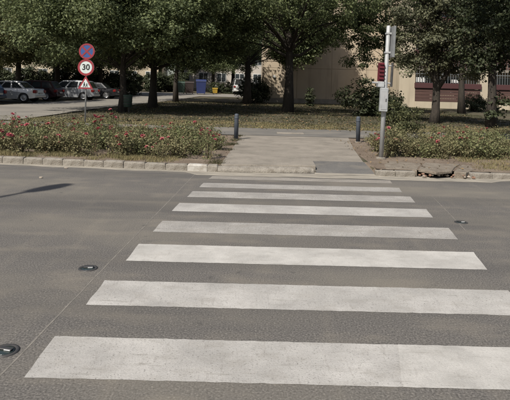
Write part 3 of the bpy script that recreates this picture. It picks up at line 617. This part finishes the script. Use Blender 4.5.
MB().lathe([(.03, 0), (.03, up(44)), (.026, up(44) + .01)], 10).build('post', 'galv', sgn, True)
zb = up(51.5)
d1 = plate(.3).build('no_stopping_disc', 'signblue', sgn, loc=(.02, -.06, zb))
disc(.235, .3, -.016).build('red_ring', 'signred', d1)
for a in (R(45), R(-45)):
    MB().box(-.25, .25, -.0165, -.0145, -.03, .03).xf(Matrix.Rotation(a, 4, 'Y')).build('red_bar', 'signred', d1, loc=(0, -.001 if a > 0 else -.0025, 0))
zc = up(67.5)
d2 = plate(.31).build('speed_limit_disc', 'signwhite', sgn, loc=(0, -.06, zc))
disc(.23, .31, -.016).build('red_ring', 'signred', d2)
tm = text_mesh('30', .3); tm.materials.append(M['black']); t = link('number', tm, d2, (0, -.017, 0)); t.rotation_euler = (PI / 2, 0, 0)
zd = up(84)
def tri(r, y0, y1): 
    mb = MB(); vs = [(r * math.cos(a), r * math.sin(a)) for a in (R(90), R(210), R(330))]
    return mb.add([(x, y0, z) for x, z in vs] + [(x, y1, z) for x, z in vs], [(0, 1, 2), (3, 5, 4), (0, 2, 5, 3), (2, 1, 4, 5), (1, 0, 3, 4)])
d3 = tri(.33, -.012, .012).build('warning_triangle', 'signred', sgn, loc=(0, -.06, zd - .02))
tri(.22, -.016, -.013).build('white_field', 'signwhite', d3)
for dx, s_ in ((-.045, 1), (.05, .8)):                          # two walking figures
    fg = MB(); fg.add([(dx + x * s_, -.019, -.1 + z * s_) for x, z in ((-.05, 0), (-.03, 0), (0, .07), (.03, 0), (.05, 0), (.02, .1), (.035, .1), (.02, .14), (-.02, .14), (-.035, .09), (-.02, .1))], [tuple(range(11))])
    fg.add([(dx + .022 * s_ * math.cos(a), -.019, -.1 + s_ * (.165 + .022 * math.sin(a))) for a in np.linspace(0, 2 * PI, 9)[:-1]], [tuple(range(8))]); fg.build('figure', 'black', d3)
for z in (zb, zc, zd): MB().box(-.05, .05, -.048, .04, z - .025, z + .025, .006).build('clamp', 'galv', sgn)

# signal post at the right edge of the crossing
pp = at(381, 158, .13); sp = thing('crossing_post', 'leaning grey post with red lamp box and grey control box, right of the crossing', 'post', (pp.x, pp.y, .12)); sp.rotation_euler = (0, R(1.9), 0)
K = F / pp.y; hz = lambda py: (158 - py) / K
MB().lathe([(.052, 0), (.052, hz(86)), (.046, hz(84)), (.046, hz(26)), (.03, hz(25))], 14).build('post', 'galv', sp, True)
MB().lathe([(.11, -.01), (.11, .015), (.06, .03)], 14).build('foot', 'concrete', sp)
ed = MB().box(  .066, .116, -.2, .2, hz(57), hz(26), .006).build('edge_on_sign', 'darkgrey', sp)
MB().box(.0602, .0655, -.18, .18, hz(55.5), hz(27.5)).build('sign_face', 'darkgrey', ed); MB().box(.1165, .1215, -.18, .18, hz(55.5), hz(27.5)).build('sign_face', 'darkgrey', ed)
for py in (33, 52): MB().box(-.055, .068, -.055, .055, hz(py) - .02, hz(py) + .02, .004).build('clamp', 'galv', sp)
rb_ = MB().box(-.165, -.06, -.08, .08, hz(81), hz(62.5), .012).build('red_lamp_box', 'redbox', sp)
for i in range(5):
    z = hz(79) + i * .08; MB().box(-.168, -.062, -.11, -.079, z, z + .014).build('louvre', 'redbox', rb_)
MB().box(-.175, -.045, -.09, .09, hz(87), hz(81.3), .01).build('junction_box', 'greybox', sp)
MB().tube([(-.05, -.03, hz(83)), (-.3, -.05, hz(83) + .01)], .02, 8).build('side_arm', 'galv', sp)
cb = MB().box(-.125, .04, -.15, -.053, hz(111), hz(87.4), .012).build('control_box', 'greybox', sp)
MB().box(-.105, .02, -.158, -.151, hz(109), hz(90), .003).build('box_door', 'galv', cb); MB().box(-.012, .006, -.166, -.159, hz(101), hz(98)).build('lock', 'darkmetal', cb)
MB().tube([(.13, 0, hz(86)), (.13, 0, hz(62))], .028, 8).build('conduit', 'darkmetal', sp)
for py in (82.5, 65): MB().tube([(0, 0, hz(py)), (.15, 0, hz(py))], .016, 8).build('bracket', 'galv', sp)

# green litter bin
pb = (pxx(128.5, 27), 27.2); bn = thing('litter_bin', 'dark green litter bin on a post behind the left roses', 'litter bin', (*pb, zt(27)))
MB().lathe([(.03, 0), (.03, .95)], 10).build('post', 'darkmetal', bn)
MB().lathe([(.17, .3), (.2, .32), (.225, .85), (.235, .88), (.235, .93), (.21, .93), (.2, .86), (.16, .36)], 20).xf(Matrix.Translation((.0, -.26, 0))).build('bucket', 'bin', bn, True)
for z in (.45, .6, .75): MB().lathe([(.222, z), (.228, z + .005), (.228, z + .03), (.222, z + .035)], 20).xf(Matrix.Translation((0, -.26, 0))).build('hoop', 'darkmetal', bn, True)

# waste containers at the far end of the side street
def container(label, px, y, m, wd, hh):
    t = thing('waste_container', label, 'bin', (pxx(px, y), y, zt(y) + .03), .1, 'waste containers at the street end')
    mb = MB(); a, b = wd / 2 * .86, wd / 2
    mb.add([(-a, -.4, .12), (a, -.4, .12), (a, .4, .12), (-a, .4, .12), (-b, -.5, hh * .85), (b, -.5, hh * .85), (b, .5, hh * .85), (-b, .5, hh * .85)], [(0, 3, 2, 1), (4, 5, 6, 7), (0, 1, 5, 4), (1, 2, 6, 5), (2, 3, 7, 6), (3, 0, 4, 7)]); mb.build('bin_body', m, t)
    ld = MB(); n = 8
    for i in range(n + 1):
        a_ = PI * i / n; ld.v += [(-b - .03, -.54 * math.cos(a_), hh * .855 + hh * .15 * math.sin(a_)), (b + .03, -.54 * math.cos(a_), hh * .855 + hh * .15 * math.sin(a_))]
    ld.f = [(2 * i, 2 * i + 1, 2 * i + 3, 2 * i + 2) for i in range(n)] + [tuple(range(0, 2 * n + 2, 2)), tuple(reversed(range(1, 2 * n + 2, 2)))]; ld.build('lid', m, t)
    for sx in (-1, 1):
        for sy in (-.3, .3): MB().lathe([(.08, -.03), (.08, .03)], 10).xf(Matrix.Translation((sx * a * .85, sy, .08)) @ Matrix.Rotation(PI / 2, 4, 'Y')).build('wheel', 'tyre', t)
container('blue waste container with domed lid at the street end', 201, 62, 'bluebin', 1.15, 1.75)
container('brown waste container left of the blue one', 189.5, 62, 'brownbin', 1.0, 1.5)
container('dark container furthest left of the waste containers', 181, 62.4, 'bin', .9, 1.45)
container('small yellow container right of the blue one', 215, 64, 'yellow', .6, .75)

# road studs let into the asphalt along the crossing
for px, py, lb_ in ((88, 268.5, 'round road stud in the asphalt beside the third stripe, left of the crossing'), (5, 351, 'round road stud at the left picture edge, nearest the camera'), (461, 222.5, 'round road stud right of the crossing')):
    p = at(px, py); s = thing('road_stud', lb_, 'road stud', (p.x, p.y, .001), random.uniform(-.3, .3), 'studs let into the road beside the crossing'); s.scale = (.8, .8, .8)
    MB().lathe([(.1, 0), (.098, .006), (.08, .009), (.074, .004), (.07, .003)], 24, False).build('metal_ring', 'darkmetal', s, True)
    MB().lathe([(.0735, .003), (.06, .006), (.03, .008), (.004, .009)], 20).build('lens_cover', 'lens', s, True)
    hd_ = MB().box(-.045, .055, -.012, .028, .0085, .02, .004).build('raised_head', 'darkmetal', s); MB().box(.0, .05, -.0125 - .003, -.0125, .011, .0185).build('reflector', 'headl', s)

# street lamp at the near-left roadside: outside the frame, its shadow falls into it
hs = at(44, 188.5); hl = 7.6; dd = hl / math.tan(SUN_EL); sv = Vector((SX, SY)).normalized()
lh = Vector((hs.x - sv.x * dd, hs.y - sv.y * dd)); sdir = Vector((.45, .88)).normalized()
lp = thing('street_lamp', 'street lamp left of the frame whose head throws its shadow on the road', 'street lamp', (lh.x - sdir.x * 3.4, lh.y - sdir.y * 3.4, .09))
MB().tube([(0, 0, 0), (0, 0, 3), (0, 0, 7.2), (sdir.x * .5, sdir.y * .5, 7.55), (sdir.x * 3.1, sdir.y * 3.1, 7.6)], [.1, .085, .06, .05, .04], 10).build('pole', 'galv', lp, True)
hdm = MB(); hdm.lathe([(.02, -.42), (.1, -.36), (.15, -.15), (.16, .1), (.11, .36), (.03, .42)], 12); hdm.xf(Matrix.Translation((sdir.x * 3.4, sdir.y * 3.4, 7.6)) @ Matrix.Rotation(math.atan2(sdir.y, sdir.x), 4, 'Z') @ Matrix.Rotation(PI / 2, 4, 'Y') @ Matrix.Scale(.6, 4, (1, 0, 0)))
hdm.build('lamp_head', 'greybox', lp, True)

# ------------------------------------------------------------------ roses
def rose_variant(hh, spread, nleaf, lm):
    st = MB(); C = []; N = []; tips = []
    for i in range(random.randint(7, 10)):
        a = random.uniform(0, 2 * PI); s = spread * random.uniform(.3, 1); h_ = hh * random.uniform(.6, 1.12)
        p0 = Vector((.04 * math.cos(a), .04 * math.sin(a), 0)); p2 = Vector((s * math.cos(a), s * math.sin(a), h_)); p1 = p0.lerp(p2, .5) + Vector((0, 0, .08))
        st.tube([p0, p1, p2], [.009, .007, .003], 4, False); tips.append(p2)
        for k in range(nleaf // 5):
            t = random.random() ** .95; c = p0.lerp(p1, t * 2) if t < .5 else p1.lerp(p2, t * 2 - 1)
            o = RNG.normal(size=3) * .075 * (1.2 - .6 * t); C.append(np.array(c) + o); N.append(o * 5 + np.array((0, 0, .6)) + RNG.normal(size=3) * .5)
    C = np.array(C); C[:, 2] = np.maximum(C[:, 2], .03)
    return st.mesh('canes', 'cane'), leaf_mesh('foliage', C, np.array(N), .0215, lm, .62), tips
RV = [rose_variant(h_, s_, n_, l_) for h_, s_, n_, l_ in ((.42, .34, 420, 'leaf_rose'), (.5, .38, 480, 'leaf_rose2'), (.4, .36, 420, 'leaf_rose'), (.58, .32, 420, 'leaf_rose2'), (.36, .36, 380, 'leaf_rose'), (.74, .22, 220, 'leaf_rose2'), (.46, .4, 460, 'leaf_rose2'), (.5, .36, 420, 'leaf_rose'), (.3, .34, 360, 'leaf_rose2'))]
def bloom(m):
    mb = MB()
    for rr, z0, h_, n in ((.05, .0, .028, 7), (.036, .008, .036, 6), (.02, .014, .04, 5)):
        for k in range(n):
            a = 2 * PI * k / n + rr * 40; b = PI / n * 1.15
            mb.add([(0, 0, z0), (rr * math.cos(a - b), rr * math.sin(a - b), z0 + h_ * .7), (rr * 1.12 * math.cos(a), rr * 1.12 * math.sin(a), z0 + h_), (rr * math.cos(a + b), rr * math.sin(a + b), z0 + h_ * .7)], [(0, 1, 2, 3)])
    return mb.mesh('bloom', m)
BL = {'red': bloom('red'), 'pink': bloom('pink')}
def rose(x, y, bed, row, nb, k=None):
    k = random.choice([0, 0, 1, 1, 2, 2, 3, 4, 5, 6, 6, 7, 7, 8]) if k is None else k; c = random.choice(['red', 'red', 'pink']); st, fo, tips = RV[k]
    lab = f'{c}-flowering rose bush in the {row} of the {bed} bed' if nb else f'rose bush without flowers in the {row} of the {bed} bed'
    o = thing('rose_bush', lab, 'rose bush', (x, y, zt(y) - .01), random.uniform(0, 6.28), lab); s = random.uniform(.78, 1.2); o.scale = (s, s, s * .88)
    if row == 'front row':
        i = FR[bed] = FR.get(bed, -1) + 1; o['label'] = f'{ORD[i]} rose bush from the left in the front row of the {bed} bed'; o['group'] = f'front row of the {bed} rose bed'
    link('canes', st, o); link('foliage', fo, o)
    for t in random.sample(tips, min(nb, len(tips))):
        b = link('bloom', BL[c], o, t + Vector((0, 0, .0))); b.rotation_euler = (random.uniform(-.7, .7), random.uniform(-.7, .7), random.uniform(0, 6)); q = random.uniform(.45, 1.05); b.scale = (q, q, q)
ORD = ['first', 'second', 'third', 'fourth', 'fifth', 'sixth', 'seventh', 'eighth', 'ninth', 'tenth', 'eleventh', 'twelfth', 'thirteenth', 'fourteenth', 'fifteenth', 'sixteenth', 'seventeenth', 'eighteenth', 'nineteenth', 'twentieth', 'twenty-first', 'twenty-second', 'twenty-third', 'twenty-fourth']
FR = {}
def bed(xr, yr, dx, dy, name, pb):
    rows = int((yr(0)[1] - yr(0)[0]) / dy) + 1
    for j in range(rows):
        x = xr[0] + random.uniform(0, dx)
        while x < xr[1]:
            a, b = yr(x); y = a + (b - a) * j / max(1, rows - 1) + random.uniform(-.18, .18)
            if (name == 'left' and x < pxx(222, y) - .1) or (name == 'right' and x > pxx(371, y) + .22): rose(x + random.uniform(-.12, .12), y, name, ('front row', 'second row', 'middle rows', 'middle rows', 'middle rows')[min(j, 4)] if j < rows - 2 else 'back rows', random.choice(pb))
            x += dx
bed((-9.5, -.95), lambda x: (yk(x) + .85, 15.2), .42, .52, 'left', (0, 1, 1, 2, 3, 4, 5))
bed((2.75, 6.9), lambda x: (12.0, 15.2), .4, .5, 'right', (0, 0, 0, 1, 2, 3))

# ------------------------------------------------------------------ grass and litter
def blades(name, n, fx, m, hgt, label, wd=.008):
    V = []; Fc = []
    P_ = [fx() for _ in range(n)]
    for i, (x, y) in enumerate(P_):
        a = random.uniform(0, 6.28); h_ = hgt * random.uniform(.4, 1.3); z = zt(y) - .012; b = random.uniform(0, 6.28); l_ = h_ * random.uniform(.1, .9); w_ = wd * random.uniform(.7, 1.4)
        V += [(x - w_ * math.cos(a), y - w_ * math.sin(a), z), (x + w_ * math.cos(a), y + w_ * math.sin(a), z), (x + l_ * math.cos(b), y + l_ * math.sin(b), z + h_)]; Fc.append((3 * i, 3 * i + 1, 3 * i + 2))
    o = MB().add(V, Fc).build(name, m, None, kind='stuff', label=label, cat='grass')
def clump(cx, cy, r): return cx + random.gauss(0, r), cy + random.gauss(0, r)
cl = [(random.uniform(-10, -1.6), random.uniform(.2, .95)) for _ in range(110)]
def f1():
    x, d = random.choice(cl); x += random.gauss(0, .1); return x, yk(x) + max(.16, d + random.gauss(0, .08))
blades('dry_grass', 14000, f1, 'drygrass', .075, 'dry grass tufts along the kerb before the left roses', .005)
cl2 = [(random.uniform(-12, 13), random.uniform(19.7, 22.6)) for _ in range(420)]
blades('dry_grass', 22000, lambda: clump(*random.choice(cl2), .22), 'drygrass', .055, 'dry yellow grass verge behind the cross path', .012)
cl3 = [(random.uniform(-8.6, 14), random.uniform(21.5, 47)) for _ in range(1500)]
blades('lawn_grass', 38000, lambda: clump(*random.choice(cl3), .3), 'greengrass', .07, 'shaded green lawn under the trees', .02)
cl4 = [lerp(fl, bl, random.random()) + Vector((random.uniform(-.22, .02), 0)) for _ in range(22)]
blades('green_grass', 1500, lambda: clump(cl4[random.randrange(22)].x, cl4[random.randrange(22)].y, .05) if 0 else clump(*random.choice(cl4), .06), 'greengrass', .07, 'grass along the left edge of the concrete footpath', .005)
cl5 = [(random.uniform(4.6, 8.6), random.uniform(10.3, 12.6)) for _ in range(90)]
blades('dry_grass', 9000, lambda: clump(*random.choice(cl5), .12), 'drygrass', .07, 'dry grass on the verge at the right edge', .006)
def litter(name, n, fx, size, label):
    P_ = np.array([(*p, 0) for p in (fx() for _ in range(n))]); P_[:, 2] = [zt(y) + .018 for y in P_[:, 1]]
    link(name, leaf_mesh(name, P_, np.array((0, 0, 1)) + RNG.normal(size=(n, 3)) * .3, size, 'litter'), None, kind='stuff', label=label, cat='leaf litter')
litter('leaf_litter', 5000, lambda: (random.uniform(-8, 13), random.uniform(19, 46)), .05, 'fallen brown leaves under the trees')
litter('leaf_litter', 700, lambda: (random.uniform(2.4, 8), random.uniform(10.1, 16)), .028, 'fallen leaves around the right rose bed')
litter('leaf_litter', 900, lambda: (random.uniform(-9, -.5), random.uniform(11, 16.4)), .028, 'fallen leaves around the left rose bed')
for px, py, lb_ in ((41, 178, 'small tan stone lying on the road beyond the lamp shadow'), (66, 168.5, 'flat chip of concrete lying at the left kerb')):
    p = at(px, py); mb = MB().lathe([(.03, 0), (.036, .009), (.024, .02), (.005, .023)], 7); mb.v = [(x_ * random.uniform(.8, 1.3), y_ * random.uniform(.7, 1.1), z_) for x_, y_, z_ in mb.v]
    mb.build('loose_stone', 'stone', None, loc=(p.x, p.y, .001), label=lb_, cat='stone')
